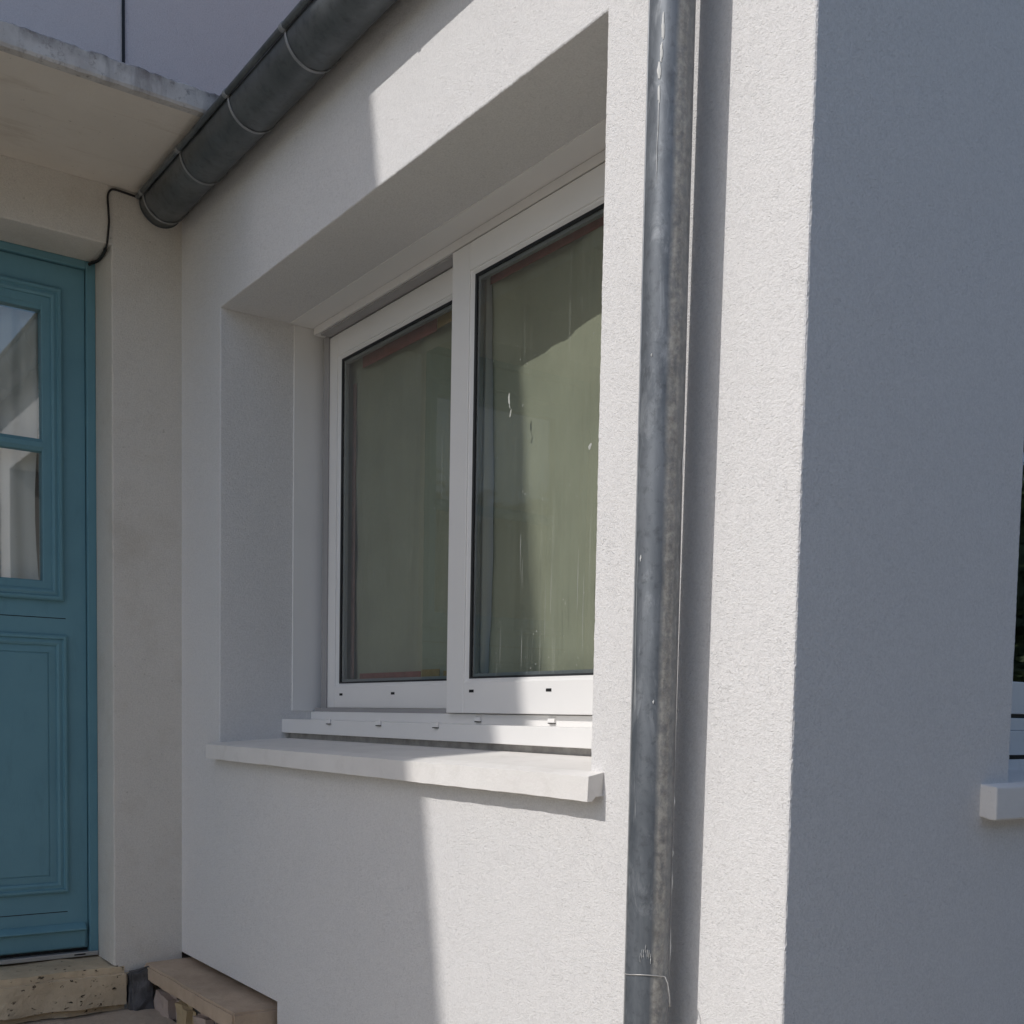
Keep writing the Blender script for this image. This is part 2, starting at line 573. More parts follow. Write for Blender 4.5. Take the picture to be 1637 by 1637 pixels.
def opening(mb, a0, a1, b0, b1, place, depth, seed, rr=0.0035, w=0.014, step=0.006):
    """Ragged rounded rim of a rectangular opening. place(a, b, d): a, b in the wall face, d inwards."""
    corners = [(a0, b0), (a1, b0), (a1, b1), (a0, b1)]
    pts = []
    for i in range(4):
        p, q = corners[i], corners[(i + 1) % 4]
        L = math.hypot(q[0] - p[0], q[1] - p[1])
        n = max(2, int(L / step))
        for j in range(n):
            t = j / n
            pts.append((p[0] + (q[0] - p[0]) * t, p[1] + (q[1] - p[1]) * t, i, t * L))
    ca, cb = (a0 + a1) / 2, (b0 + b1) / 2

    def off(a, b, e):
        da = -1 if abs(a - a0) < 1e-7 else (1 if abs(a - a1) < 1e-7 else 0)
        db = -1 if abs(b - b0) < 1e-7 else (1 if abs(b - b1) < 1e-7 else 0)
        return a + da * e, b + db * e
    loops = []
    for ins, d, amp in ((w, 0.0, 0.0), (rr, 0.0, 1.0), (rr * 0.3, rr * 0.3, 1.0), (0.0, rr, 0.9), (0.0, w, 0.0), (0.0, depth, 0.0)):
        lp = []
        for a, b, i, t in pts:
            j = arris(t + i * 3.1, seed) * amp
            x, y = off(a, b, ins + j)
            lp.append(mb.bm.verts.new(place(x, y, d)))
        loops.append(lp)
    n = len(pts)
    for p, q in zip(loops, loops[1:]):
        for i in range(n):
            mb.bm.faces.new((p[i], p[(i + 1) % n], q[(i + 1) % n], q[i]))


W = 0.014
TOPA = 3.22
# window wall: face panels round the opening, rim, corner arris, and the parts of the wall behind
fw = MB()
A = lambda v, z: (UA, v, z)
SL0, SLZ = 2.822, 0.764                      # over the stone coping the render stops short
fw.face([A(WV1 + W, SLZ), A(VB, SLZ), A(VB, TOPA), A(WV1 + W, TOPA)])
fw.face([A(VC + W, 0), A(WV0 - W, 0), A(WV0 - W, TOPA), A(VC + W, TOPA)])
fw.face([A(WV0 - W, WZ1 + W), A(WV1 + W, WZ1 + W), A(WV1 + W, TOPA), A(WV0 - W, TOPA)])
fw.face([A(WV0 - W, 0), A(SL0, 0), A(SL0, WZ0 - W), A(WV0 - W, WZ0 - W)])
fw.face([A(SL0, SLZ), A(WV1 + W, SLZ), A(WV1 + W, WZ0 - W), A(SL0, WZ0 - W)])
fw.face([(UA, SL0, SLZ), (UA, VB, SLZ), (UA + 0.09, VB, SLZ), (UA + 0.09, SL0, SLZ)])
fw.face([(UA, SL0, 0), (UA, SL0, SLZ), (UA + 0.09, SL0, SLZ), (UA + 0.09, SL0, 0)])
fw.face([(UA + 0.09, SL0, 0), (UA + 0.09, VB, 0), (UA + 0.09, VB, SLZ), (UA + 0.09, SL0, SLZ)])
opening(fw, WV0, WV1, WZ0, WZ1, lambda a, b, d: (UA + d, a, b), 0.36, 2.0)
# corner arris shared with the side wall
RR, nz = 0.004, 620
prev = None
for i in range(nz + 1):
    z = TOPA * i / nz
    j, j2 = arris(z, 31.0, 0.0012), arris(z, 47.0, 0.0011)
    cur = [fw.bm.verts.new(p) for p in ((UA, VC + W, z), (UA, VC + RR + j, z), (UA + RR * 0.3 + j2 * 0.5, VC + RR * 0.3 + j, z), (UA + RR + j2, VC, z), (UA + W, VC, z))]
    if prev:
        for k in range(4):
            fw.bm.faces.new((prev[k], prev[k + 1], cur[k + 1], cur[k]))
    prev = cur
front = fw.build("front_wall", M["plaster"], annex, weld=False)
front["label"] = "sunlit roughcast wall round the sliding window"

sw = MB()
C = lambda u, z: (u, VC, z)
UE = 7.5
sw.face([C(UA + W, 0), C(CU0 - W, 0), C(CU0 - W, TOPA), C(UA + W, TOPA)])
sw.face([C(CU1 + W, 0), C(UE, 0), C(UE, TOPA), C(CU1 + W, TOPA)])
sw.face([C(CU0 - W, CZ1 + W), C(CU1 + W, CZ1 + W), C(CU1 + W, TOPA), C(CU0 - W, TOPA)])
sw.face([C(CU0 - W, 0), C(CU1 + W, 0), C(CU1 + W, CZ0 - W), C(CU0 - W, CZ0 - W)])
sw.face([C(UA, TOPA), C(UE, TOPA), C((UA + UE) / 2, TOPA + 1.15)])
opening(sw, CU0, CU1, CZ0, CZ1, lambda a, b, d: (a, VC + d, b), 0.34, 8.0)
side = sw.build("side_wall", M["plaster"], annex, weld=False)
side["label"] = "shaded roughcast side wall"

# hidden room shell behind the walls keeps daylight out
rm = MB()
rm.box(UA + 0.36, UE, VC + 0.36, VB + 0.30, 0.02, 3.1)
ih = MB()
ih.face([(UE, VC, 0), (UE, VB + 0.3, 0), (UE, VB + 0.3, TOPA), (UE, VC, TOPA)])
# liners that close the cavity between render and room round both openings
ih.build("rear_wall", M["plaster"], annex)
room = rm.bm
# open the room towards the two windows by deleting nothing: cut the faces with panels instead
room.free()
rs = MB()
X0, X1, Y0, Y1, Z1 = UA + 0.33, UE - 0.02, VC + 0.33, VB + 0.2, 3.1
rs.face([(X0, Y0, 0.9), (X1, Y0, 0.9), (X1, Y1, 0.9), (X0, Y1, 0.9)])
rs.face([(X0, Y0, Z1), (X1, Y0, Z1), (X1, Y1, Z1), (X0, Y1, Z1)])
rs.face([(X0, Y1, 0.9), (X1, Y1, 0.9), (X1, Y1, Z1), (X0, Y1, Z1)])
rs.face([(X1, Y0, 0.9), (X1, Y1, 0.9), (X1, Y1, Z1), (X1, Y0, Z1)])


def framed(mb, a0, a1, b0, b1, c0, c1, d0, d1, place):
    """Rectangle a0..a1, b0..b1 with a hole c0..c1, d0..d1."""
    for q in (((a0, b0), (a1, b0), (a1, d0), (a0, d0)), ((a0, d1), (a1, d1), (a1, b1), (a0, b1)),
              ((a0, d0), (c0, d0), (c0, d1), (a0, d1)), ((c1, d0), (a1, d0), (a1, d1), (c1, d1))):
        mb.face([place(*p) for p in q])


framed(rs, Y0, Y1, 0.9, Z1, WV0 + 0.02, WV1 - 0.02, WZ0 + 0.02, WZ1 - 0.02, lambda a, b: (X0, a, b))
framed(rs, X0, X1, 0.9, Z1, CU0 + 0.02, CU1 - 0.02, CZ0 + 0.02, CZ1 - 0.02, lambda a, b: (a, Y0, b))
rs.build("room_lining", simple("dim_room_lining", (0.35, 0.33, 0.30), 0.9, 0.2), annex)

# roof of the annex, hidden above the gutter
rf = MB()
E0 = UA - 0.062
rise = 1.15 + 0.02
um = (UA + UE) / 2
for s in (0, 1):
    ua, ub = (E0, um) if s == 0 else (um, UE + 0.1)
    za, zb = (EAVE + 0.02, EAVE + 0.06 + rise) if s == 0 else (EAVE + 0.06 + rise, EAVE + 0.02)
    ya, yb = VC - 0.05, VB - 0.61
    pts = [(ua, za), (ub, zb), (ub, zb + 0.045), (ua, za + 0.045)]
    rf.prism([(p[0], p[1]) for p in pts], 1, ya, VB - 0.002)
# (x, z outline extruded along y)
rf.build("roof", M["roof_tile"], annex, weld=False)

# ---- the sliding window
UF = 1.448                                    # front of the lower rail
US2, US1 = 1.530, 1.577                       # fronts of the near and far sash
win = MB()
e = 0.0015
win.box(UF, 1.545, WV0 + e, WV1 - e, 1.488, 1.5295)                    # apron rail
win.box(1.546, 1.655, WV0 + e, WV1 - e, 1.489, 1.5545)                 # track upstand
win.box(1.482, 1.655, WV1 - 0.004, WV1 + 0.02, 1.5555, WZ1 - 0.0015)   # far jamb lining
win.box(1.4655, 1.655, WV0 + e, WV1 - 0.005, WZ1 - 0.003, WZ1 + 0.03)  # head lining
win.box(1.580, 1.655, WV1 - 0.020, WV1 - 0.0045, 1.556, 2.700)         # jamb rebate
win.box(1.538, 1.655, WV0 + e, WV1 - 0.0205, 2.7005, 2.7235)           # head rebate
win.box(1.480, 1.655, WV0 - 0.02, WV0 + 0.012, 1.556, 2.699)           # near jamb
frame = win.build("window", M["pvc"], annex, bevel=0.0015)
frame["label"] = "white plastic two-sash sliding window in the sunlit front wall"

fz = MB()
fz.box(1.572, 1.5765, WV1 - 0.055, WV1 - 0.0205, 1.5555, 2.6995)
fz.box(1.556, 1.5762, 2.30, WV1 - 0.012, 1.5550, 1.5662)
fz.box(1.5445, 1.5765, WV0 + 0.02, WV1 - 0.056, 2.6935, 2.7000)
fz.build("track", M["track"], frame)

jt = MB()
jt.box(1.474, 1.60, WV0 + 0.003, WV1 - 0.003, 1.455, 1.4872)
jt.build("mastic_joint", M["joint_grey"], frame)


def make_sash(u0, thick, v0, v1, z0, z1, stile, bot, top, glass_in, name_label):
    s = MB()
    prof = [(0.0, 0.0), (0.0, 0.0)]
    u1 = u0 + thick
    gv0, gv1, gz0, gz1 = v0 + stile, v1 - stile, z0 + bot, z1 - top
    # front ring with a small bead step round the glass
    for (a0, a1, b0, b1) in ((v0, gv0, z0, z1), (gv1, v1, z0, z1), (gv0, gv1, z0, gz0), (gv0, gv1, gz1, z1)):
        s.box(u0, u1, a0, a1, b0, b1)
    so = s.build("sash", M["pvc"], frame, bevel=0.0022, weld=False)
    so["label"] = name_label
    bd = MB()
    bd.ring(gv0, gv1, gz0, gz1, [(-0.0005, u0 + 0.0035), (0.0030, u0 + 0.0048), (0.0095, u0 + 0.0125), (0.0095, u0 + 0.03)], lambda a, b, o: (o, a, b))
    bd.build("glazing_bead", M["pvc"], frame)
    ga = MB()
    ga.ring(gv0, gv1, gz0, gz1, [(0.0085, u0 + 0.0110), (0.0135, u0 + 0.0130), (0.0140, u0 + 0.0205)], lambda a, b, o: (o, a, b))
    ga.build("glazing_seal", M["gasket"], frame)
    sp = MB()
    sp.ring(gv0, gv1, gz0, gz1, [(0.0100, u0 + 0.0190), (0.0215, u0 + 0.0195), (0.0215, u0 + 0.0300), (0.012, u0 + 0.0320)], lambda a, b, o: (o, a, b))
    sp.build("glass_spacer", M["spacer"], frame)
    pg = MB()
    pg.face([(u0 + glass_in, gv0 + 0.006, gz0 + 0.006), (u0 + glass_in, gv1 - 0.006, gz0 + 0.006), (u0 + glass_in, gv1 - 0.006, gz1 - 0.006), (u0 + glass_in, gv0 + 0.006, gz1 - 0.006)])
    pg.build("pane", M["glass"], frame, face_to=(-1, 0, 0))
    return gv0, gv1, gz0, gz1


g2 = make_sash(US2, 0.040, WV0 + 0.014, 2.429, 1.5562, 2.692, 0.079, 0.0768, 0.066, 0.0155, "nearer sash, in front of the other, its lower corner in sun")
g1 = make_sash(US1, 0.040, 2.345, 3.226, 1.5665, 2.692, 0.079, 0.0660, 0.066, 0.0155, "farther sash, set back in shade")


sp = MB()
random.seed(21)


def fleck(u, v, z, hv, hz, tilt=0.0):
    n = 11
    ph = random.uniform(0, 50)
    pts = []
    for k in range(n):
        a = 2 * math.pi * k / n
        r = 0.7 + 0.6 * noise.noise(Vector((math.cos(a) * 1.5, math.sin(a) * 1.5, ph)))
        pts.append((u, v + hv * r * math.cos(a) + tilt * hz * math.sin(a), z + hz * r * math.sin(a)))
    vs = [sp.bm.verts.new(q) for q in pts]
    top = sp.bm.verts.new((u - 0.0008, v, z))
    for k in range(n):
        sp.bm.faces.new((vs[k], vs[(k + 1) % n], top))


G2, G1 = US2 + 0.0151, US1 + 0.0151
for v, z, a, b, t in ((2.196, 2.290, 0.0055, 0.017, 0.1), (2.189, 2.258, 0.004, 0.012, -0.2), (2.193, 2.272, 0.002, 0.008, 0.3), (1.894, 2.127, 0.006, 0.010, -0.3),
                      (2.139, 1.930, 0.0008, 0.085, 0.0), (2.131, 1.88, 0.0007, 0.05, 0.0), (2.215, 1.705, 0.0011, 0.055, 0.0), (2.128, 1.70, 0.0010, 0.075, 0.0), (1.925, 1.84, 0.0008, 0.10, 0.0),
                      (1.905, 1.79, 0.0007, 0.12, 0.0), (2.02, 1.83, 0.0006, 0.07, 0.0), (2.04, 1.79, 0.0006, 0.09, 0.0)):
    fleck(G2, v, z, a, b, t)
for i in range(46):
    fleck(G2, random.uniform(1.75, 2.30), 1.66 + 0.75 * random.random() ** 1.6, random.uniform(0.0006, 0.0022), random.uniform(0.001, 0.004), random.uniform(-0.6, 0.6))
for v, z, b in ((2.84, 2.175, 0.010), (2.93, 1.958, 0.012), (2.70, 2.47, 0.004), (2.60, 2.10, 0.003), (2.95, 2.32, 0.003), (2.52, 1.80, 0.003)):
    fleck(G1, v, z, 0.0015, b)
spo = sp.build("paint_spatter", simple("dried_paint_drips", (0.42, 0.43, 0.40), 0.9, 0.2), frame, weld=False)
spo["kind"] = "stuff"


def slot_at(u, v, z, h=0.0035, w=0.020):
    s = MB()
    s.box(u - 0.0006, u + 0.004, v - w / 2, v + w / 2, z - h, z + h)
    return s.build("drain_slot", M["dark"], frame)


first = slot_at(US1, 3.103, 1.6075)
for du, dv, dz in ((0, 2.785 - 3.103, 0.0015), (US2 - US1, 2.313 - 3.103, 0.003), (US2 - US1, 2.001 - 3.103, 0.003)):
    copy_to(first, (du, dv, dz), frame)


def vent_cap(u, v, z):
    s = MB()
    s.prism([(u, z + 0.0085), (u - 0.0045, z + 0.0070), (u - 0.0060, z + 0.0010), (u - 0.0060, z - 0.0040), (u, z - 0.0040)], 1, v - 0.0125, v + 0.0125)
    o = s.build("vent_cap", M["pvc"], frame, bevel=0.0008)
    d = MB()
    d.box(u - 0.0052, u - 0.0006, v - 0.0115, v + 0.0115, z - 0.0062, z - 0.0041)
    return o, d.build("vent_slot", M["dark"], frame)


vc0 = vent_cap(1.546, 2.005, 1.5415)
for v in (2.302,):
    for o in vc0:
        copy_to(o, (0, v - 2.005, -0.0008), frame)
vf = vent_cap(UF, 2.341, 1.5245)
for v in (2.627, 2.921):
    for o in vf:
        copy_to(o, (0, v - 2.341, 0.0), frame)

# window sill: sloped top, drip under the front
sl = MB()
prof = [(1.2155, 1.4510), (1.2145, 1.4085), (1.2240, 1.4075), (1.2330, 1.4165), (1.2480, 1.4165), (1.47, 1.4165), (1.47, 1.4715), (1.25, 1.4575)]
n = 140
sec = []
for i in range(n + 1):
    v = 1.4735 + (3.268 - 1.4735) * i / n
    ring = []
    for k, (u, z) in enumerate(prof):
        if u > 1.24:
            vv = min(max(v, WV0 + 0.0005), WV1 - 0.0005) if u > 1.26 else v
            ring.append(sl.bm.verts.new((u, vv, z)))
        else:
            jj = noise.noise(Vector((v * 26, k * 3.3, 0))) * 0.0009 + noise.noise(Vector((v * 5, k * 1.7, 4))) * 0.0012
            ring.append(sl.bm.verts.new((u + jj, v, z + jj * 0.9)))
    sec.append(ring)
for a, b in zip(sec, sec[1:]):
    for k in range(len(prof)):
        sl.bm.faces.new((a[k], a[(k + 1) % len(prof)], b[(k + 1) % len(prof)], b[k]))
sl.bm.faces.new(sec[0])
sl.bm.faces.new(list(reversed(sec[-1])))
sl.build("window_sill", M["sill"], frame, weld=False, bevel=0.0025)

# ---- the side wall's window
c = MB()
vf0 = VC + 0.20
c.box(CU0 + e, CU1 - e, vf0, vf0 + 0.07, 1.4905, 1.5400)
c.box(CU0 + e, CU1 - e, vf0 + 0.004, vf0 + 0.07, 1.5405, 1.5655)
c.box(CU0 + e, CU0 + 0.05, vf0 + 0.004, vf0 + 0.07, 1.566, CZ1 - e)
c.box(CU1 - 0.05, CU1 - e, vf0 + 0.004, vf0 + 0.07, 1.566, CZ1 - e)
c.box(CU0 + 0.0505, CU1 - 0.0505, vf0 + 0.004, vf0 + 0.07, CZ1 - 0.05, CZ1 - e)
cw = c.build("window", M["pvc"], annex, bevel=0.0015, weld=False)
cw["label"] = "white window of the shaded side wall, cut by the photo edge"
c = MB()
a0, a1 = CU0 + 0.052, CU1 - 0.052
for q in ((a0, a0 + 0.07, 1.574, CZ1 - 0.052), (a1 - 0.07, a1, 1.574, CZ1 - 0.052), (a0 + 0.0705, a1 - 0.0705, 1.574, 1.639), (a0 + 0.0705, a1 - 0.0705, CZ1 - 0.12, CZ1 - 0.052)):
    c.box(q[0], q[1], vf0 + 0.001, vf0 + 0.05, q[2], q[3])
c.build("sash", M["pvc"], cw, bevel=0.002, weld=False)
c = MB()
c.box(CU0 + 0.05, CU1 - 0.05, vf0 + 0.012, vf0 + 0.05, 1.566, 1.5738)
c.box(CU0 + 0.01, CU1 - 0.01, vf0 + 0.012, vf0 + 0.05, 1.4815, 1.4902)
c.build("seal", M["gasket"], cw, weld=False)
c = MB()
c.face([(a0 + 0.06, vf0 + 0.018, 1.63), (a1 - 0.06, vf0 + 0.018, 1.63), (a1 - 0.06, vf0 + 0.018, CZ1 - 0.11), (a0 + 0.06, vf0 + 0.018, CZ1 - 0.11)])
c.build("pane", M["side_glass"], cw, face_to=(0, -1, 0))
c = MB()
c.prism([(VC - 0.029, 1.4485), (VC - 0.030, 1.3935), (VC - 0.018, 1.3935), (VC + 0.02, 1.402), (VC + 0.25, 1.402), (VC + 0.25, 1.4815), (VC + 0.196, 1.4815), (VC + 0.190, 1.462), (VC + 0.001, 1.4525)], 0, CU0 - 0.084, CU1 + 0.08)
c.build("window_sill", M["sill"], cw, bevel=0.003)

# ------------------------------------------------------------------ green sheets taped behind the glass
def dust_sheet(name, u, v0, v1, z0, z1, seed, label, top_mix, amp=0.012):
    s = MB()
    nv, nzz = 90, 110
    grid = []
    for i in range(nv + 1):
        row = []
        for j in range(nzz + 1):
            v = v0 + (v1 - v0) * i / nv
            z = z0 + (z1 - z0) * j / nzz
            d = noise.noise(Vector((v * 7.5, z * 0.7, seed))) * amp + noise.noise(Vector((v * 14, z * 2.2, seed + 4))) * amp * 0.35 + noise.noise(Vector((v * 3 + z * 4, z * 7, seed + 8))) * amp * 0.22
            row.append(s.bm.verts.new((u + amp * 0.7 + d, v, z)))
        grid.append(row)
    for i in range(nv):
        for j in range(nzz):
            s.bm.faces.new((grid[i][j], grid[i + 1][j], grid[i + 1][j + 1], grid[i][j + 1]))
    o = s.build(name, M["sheet"], None, smooth=True)
    so = o.modifiers.new("thickness", 'SOLIDIFY')
    so.thickness = 0.0015
    o["label"] = label
    o["category"] = "dust sheet"

    def strip(mat, pts):
        t = MB()
        hw = 0.022
        t.box(u - 0.004, u - 0.003, pts[0], pts[1], pts[2], pts[3])
        return t.build("tape", mat, o)
    for mk, p in top_mix:
        strip(M[mk], p)
    return o


dust_sheet("dust_sheet", 1.585, WV0 + 0.03, 2.338, 1.60, 2.66, 3.0, "pale green dust sheet behind the nearer sash, partly sunlit with a wavy shadow edge",
           [("tape_red", (1.62, 2.335, 2.600, 2.632))], 0.021)
dust_sheet("dust_sheet", 1.632, 2.30, 3.21, 1.60, 2.66, 12.0, "pale green dust sheet behind the farther sash, wholly in shade",
           [("tape_red", (2.66, 3.08, 2.585, 2.618)), ("tape_ochre", (2.50, 2.655, 2.590, 2.622)), ("tape_red", (2.36, 2.495, 2.588, 2.620)),
            ("tape_brown", (3.120, 3.142, 1.66, 2.55)), ("tape_red", (2.72, 3.08, 1.648, 1.672)), ("tape_ochre", (2.62, 2.715, 1.650, 1.676)), ("tape_ochre", (2.40, 2.60, 1.646, 1.670))], 0.026)

# ------------------------------------------------------------------ the entrance house with the blue door
house = empty("entrance_house", (-1.5, 5.0, 0), "taller house with a cream wall, a flat door canopy and a blue panelled door", "house")
DR, DL = 1.0335, 0.035                      # door recess, right and left
ZT = 0.742                                  # top of the doorstep
LZ, SZ, CZT = 2.955, 3.128, 3.184           # lintel, canopy soffit, canopy top
VF = 3.752                                  # front of the door frame
lw = MB()
Bf = lambda u, z: (u, VB, z)
ps = 0.012
lw.face([Bf(DR + ps, ZT), Bf(UA, ZT), Bf(UA, SZ + 0.02), Bf(DR + ps, SZ + 0.02)])
lw.face([Bf(DL - ps, LZ + ps), Bf(DR + ps, LZ + ps), Bf(DR + ps, SZ + 0.02), Bf(DL - ps, SZ + 0.02)])
lw.face([Bf(-8, 0), Bf(DL - ps, 0), Bf(DL - ps, SZ + 0.02), Bf(-8, SZ + 0.02)])
lw.face([Bf(DR + ps, 0), Bf(UA + 0.1, 0), Bf(UA + 0.1, ZT), Bf(DR + ps, ZT)])
lw.face([Bf(DL - ps, 0), Bf(DR + ps, 0), Bf(DR + ps, ZT - 0.2), Bf(DL - ps, ZT - 0.2)])
# ragged rim of the door recess
pts = []
for (p, q, i) in (((DR, ZT), (DR, LZ), 0), ((DR, LZ), (DL, LZ), 1), ((DL, LZ), (DL, ZT), 2)):
    L = math.hypot(q[0] - p[0], q[1] - p[1])
    nn = int(L / 0.008)
    for j in range(nn + (1 if i == 2 else 0)):
        t = j / nn
        pts.append((p[0] + (q[0] - p[0]) * t, p[1] + (q[1] - p[1]) * t, t * L + i * 3))
loops = []
for ins, d, amp in ((ps, 0, 0), (0.004, 0, 1), (0.0012, 0.0012, 1), (0, 0.004, 1), (0, ps, 0), (0, 0.30, 0)):
    lp = []
    for u, z, t in pts:
        j = (ins + arris(t, 61.0, 0.0019) * amp)
        du = j if abs(u - DR) < 1e-6 else (-j if abs(u - DL) < 1e-6 else 0)
        dz = j if abs(z - LZ) < 1e-6 else 0
        lp.append(lw.bm.verts.new((u + du, VB + d, z + dz)))
    loops.append(lp)
for a, b in zip(loops, loops[1:]):
    for i in range(len(pts) - 1):
        lw.bm.faces.new((a[i], a[i + 1], b[i + 1], b[i]))
lower = lw.build("lower_wall", M["plaster_old"], house, weld=False)
lower["label"] = "cream roughcast wall round the door"

HV, HZ = 3.10, 7.38                         # front edge and height of the main eaves
uw = MB()
uw.box(-8.0, UA + 7.0, VB + 0.001, VB + 0.30, SZ + 0.022, HZ - 0.05)
upper = uw.build("upper_wall", M["plaster_upper"], house)
upper["label"] = "shaded grey white wall above the canopy"
ex = MB()
ex.box(-8.0, -7.7, VB + 0.301, VB + 7.5, 0, HZ - 0.05)
ex.box(UA + 6.7, UA + 7.0, VB + 0.301, VB + 7.5, 0, HZ - 0.05)
ex.box(-8.0, UA + 7.0, VB + 7.501, VB + 7.8, 0, HZ - 0.05)
ex.build("outer_wall", M["plaster_upper"], house, weld=False)
jn = MB()
jn.box(1.0665, 1.0750, VB - 0.0035, VB + 0.0005, CZT + 0.002, HZ - 0.06)
jn.build("wall_joint", M["gasket"], house)
mr = MB()
mr.prism([(HV, HZ - 0.12), (VB + 3.9, HZ + 2.3), (VB + 3.9, HZ + 2.42), (HV, HZ)], 0, -8.5, UA + 7.5)
mr.prism([(VB + 8.3, HZ - 0.12), (VB + 8.3, HZ), (VB + 3.901, HZ + 2.42), (VB + 3.901, HZ + 2.3)], 0, -8.5, UA + 7.5)
mr.prism([(HV + 0.03, HZ - 0.125), (VB + 0.3, HZ - 0.125), (VB + 0.3, HZ - 0.05), (HV + 0.03, HZ - 0.115)], 0, -8.5, UA + 7.5)
mr.build("main_roof", M["roof_tile"], house, weld=False)

# canopy: soffit slab and weathered lip with a broken upper edge
cp = MB()
CV = 2.990
cp.box(-0.55, 1.172, CV + 0.03, VB - 0.0015, SZ, CZT - 0.006)
can = cp.build("canopy", M["soffit"], house)
can["label"] = "flat cream door canopy with a blackened front lip"
lp_ = MB()
n = 240
prev = None
for i in range(n + 1):
    u = -0.55 + (1.172 + 0.55) * i / n
    q = noise.noise(Vector((u * 22, 1.0, 0))) * 0.004 + noise.noise(Vector((u * 70, 3.0, 0))) * 0.0028
    q2 = noise.noise(Vector((u * 30, 7.0, 0))) * 0.0022
    cur = [lp_.bm.verts.new(p) for p in ((u, CV + 0.0295, SZ - 0.004), (u, CV + 0.004, SZ - 0.004 + q2), (u, CV + q2, SZ + 0.003), (u, CV + q2 * 0.5, CZT - 0.006 + q), (u, CV + 0.007, CZT + q), (u, CV + 0.0295, CZT + q * 0.3))]
    if prev:
        for k in range(6):
            lp_.bm.faces.new((prev[k], prev[(k + 1) % 6], cur[(k + 1) % 6], cur[k]))
    prev = cur
lp_.build("canopy_lip", M["lip"], can, weld=False)

# ---- door
dm = MB()
dm.box(DR - 0.0285, DR - 0.0005, VF, VF + 0.09, 0.757, LZ - 0.0005)
dm.box(DL + 0.0005, DL + 0.0285, VF, VF + 0.09, 0.757, LZ - 0.0005)
dm.box(DL + 0.029, DR - 0.029, VF, VF + 0.09, LZ - 0.024, LZ - 0.0005)
door = dm.build("door", M["door"], house, bevel=0.002, weld=False)
door["label"] = "teal blue wooden front door, glazed above and panelled below"
LV = 3.767                                 # face of the leaf
LU0, LU1 = DL + 0.031, DR - 0.031
GU0, GU1, GZ0, GZ1 = 0.205, 0.8725, 1.950, 2.780
lf = MB()
LB, LT = 0.772, LZ - 0.027
framed(lf, LU0, LU1, LB, LT, GU0, GU1, GZ0, GZ1, lambda a, b: (a, LV, b))
framed(lf, LU0, LU1, LB, LT, GU0, GU1, GZ0, GZ1, lambda a, b: (a, LV + 0.045, b))
for a_, b_, c_, d_ in ((LU0, LU1, LB, LT), (GU0, GU1, GZ0, GZ1)):
    lf.ring(a_, b_, c_, d_, [(0.0, LV), (0.0, LV + 0.045)], lambda a, b, o: (a, o, b))
leaf = lf.build("door_leaf", M["door"], door, weld=False)
pl = lambda a, b, o: (a, LV - o, b)
mo = MB()
# moulding round the glass: stepped bolection profile
PG = [(0.0, 0.0005), (0.0015, 0.012), (0.006, 0.0155), (0.013, 0.0155), (0.0155, 0.010), (0.0165, 0.0085), (0.026, 0.0115), (0.0335, 0.0085), (0.0345, 0.003), (0.058, 0.003), (0.0605, 0.001), (0.0610, -0.018)]
mo.ring(GU0 - 0.0605, GU1 + 0.0605, GZ0 - 0.0620, GZ1 + 0.0740, PG, pl)
mo.build("glass_moulding", M["door"], door)
br = MB()
br.prism([(LV + 0.016, 2.3450), (LV + 0.001, 2.3485), (LV - 0.007, 2.3600), (LV - 0.007, 2.3740), (LV + 0.001, 2.3855), (LV + 0.016, 2.3890)], 0, GU0 - 0.002, GU1 + 0.002)
br.build("glazing_bar", M["door"], door)
pm = MB()
PP = [(0.0, 0.0005), (0.0012, 0.009), (0.006, 0.0125), (0.012, 0.0125), (0.0145, 0.007), (0.0155, 0.0055), (0.026, 0.0085), (0.033, 0.0055), (0.0345, -0.003), (0.036, -0.003), (0.0375, 0.0005), (0.056, 0.0025), (0.0572, -0.0005), (0.0592, -0.0005), (0.0605, 0.0028)]
lps = pm.ring(GU0 - 0.072, 0.9435, 0.9570, 1.7815, PP, pl)
pm.bm.faces.new(lps[-1])
pm.build("door_panel", M["door"], door)
kf = MB()
for z in (1.8345, 0.8945):
    kf.box(GU0 - 0.07, 0.9400, LV - 0.0004, LV + 0.001, z - 0.0013, z + 0.0013)
kf.box(LU1 + 0.0004, DR - 0.0292, LV + 0.012, LV + 0.03, LB, LT)
kf.box(LU0, LU1, LV + 0.008, LV + 0.04, LB - 0.0085, LB - 0.0003)
kf.build("shadow_gap", M["gasket"], door, weld=False)
wb = MB()
wb.prism([(LV - 0.0005, 0.8560), (LV - 0.010, 0.8520), (LV - 0.027, 0.8400), (LV - 0.028, 0.8350), (LV - 0.014, 0.8310), (LV - 0.012, 0.7770), (LV - 0.0005, 0.7750)], 0, LU0 + 0.012, LU1 - 0.010)
wb.build("weather_bar", M["door"], door, bevel=0.0012)
pg = MB()
pg.face([(GU0 - 0.004, LV + 0.016, GZ0 - 0.004), (GU1 + 0.004, LV + 0.016, GZ0 - 0.004), (GU1 + 0.004, LV + 0.016, GZ1 + 0.004), (GU0 - 0.004, LV + 0.016, GZ1 + 0.004)])
pg.build("pane", M["door_glass"], door, face_to=(0, -1, 0))
th = MB()
th.box(DL + 0.002, DR - 0.002, VF - 0.006, VF + 0.09, 0.7465, 0.7605)
thr = th.build("threshold", M["aluminium"], door, bevel=0.0015)
ts = MB()
ts.box(0.955, 0.990, VF - 0.0066, VF - 0.004, 0.7515, 0.7560)
ts.build("drain_slot", M["dark"], door)
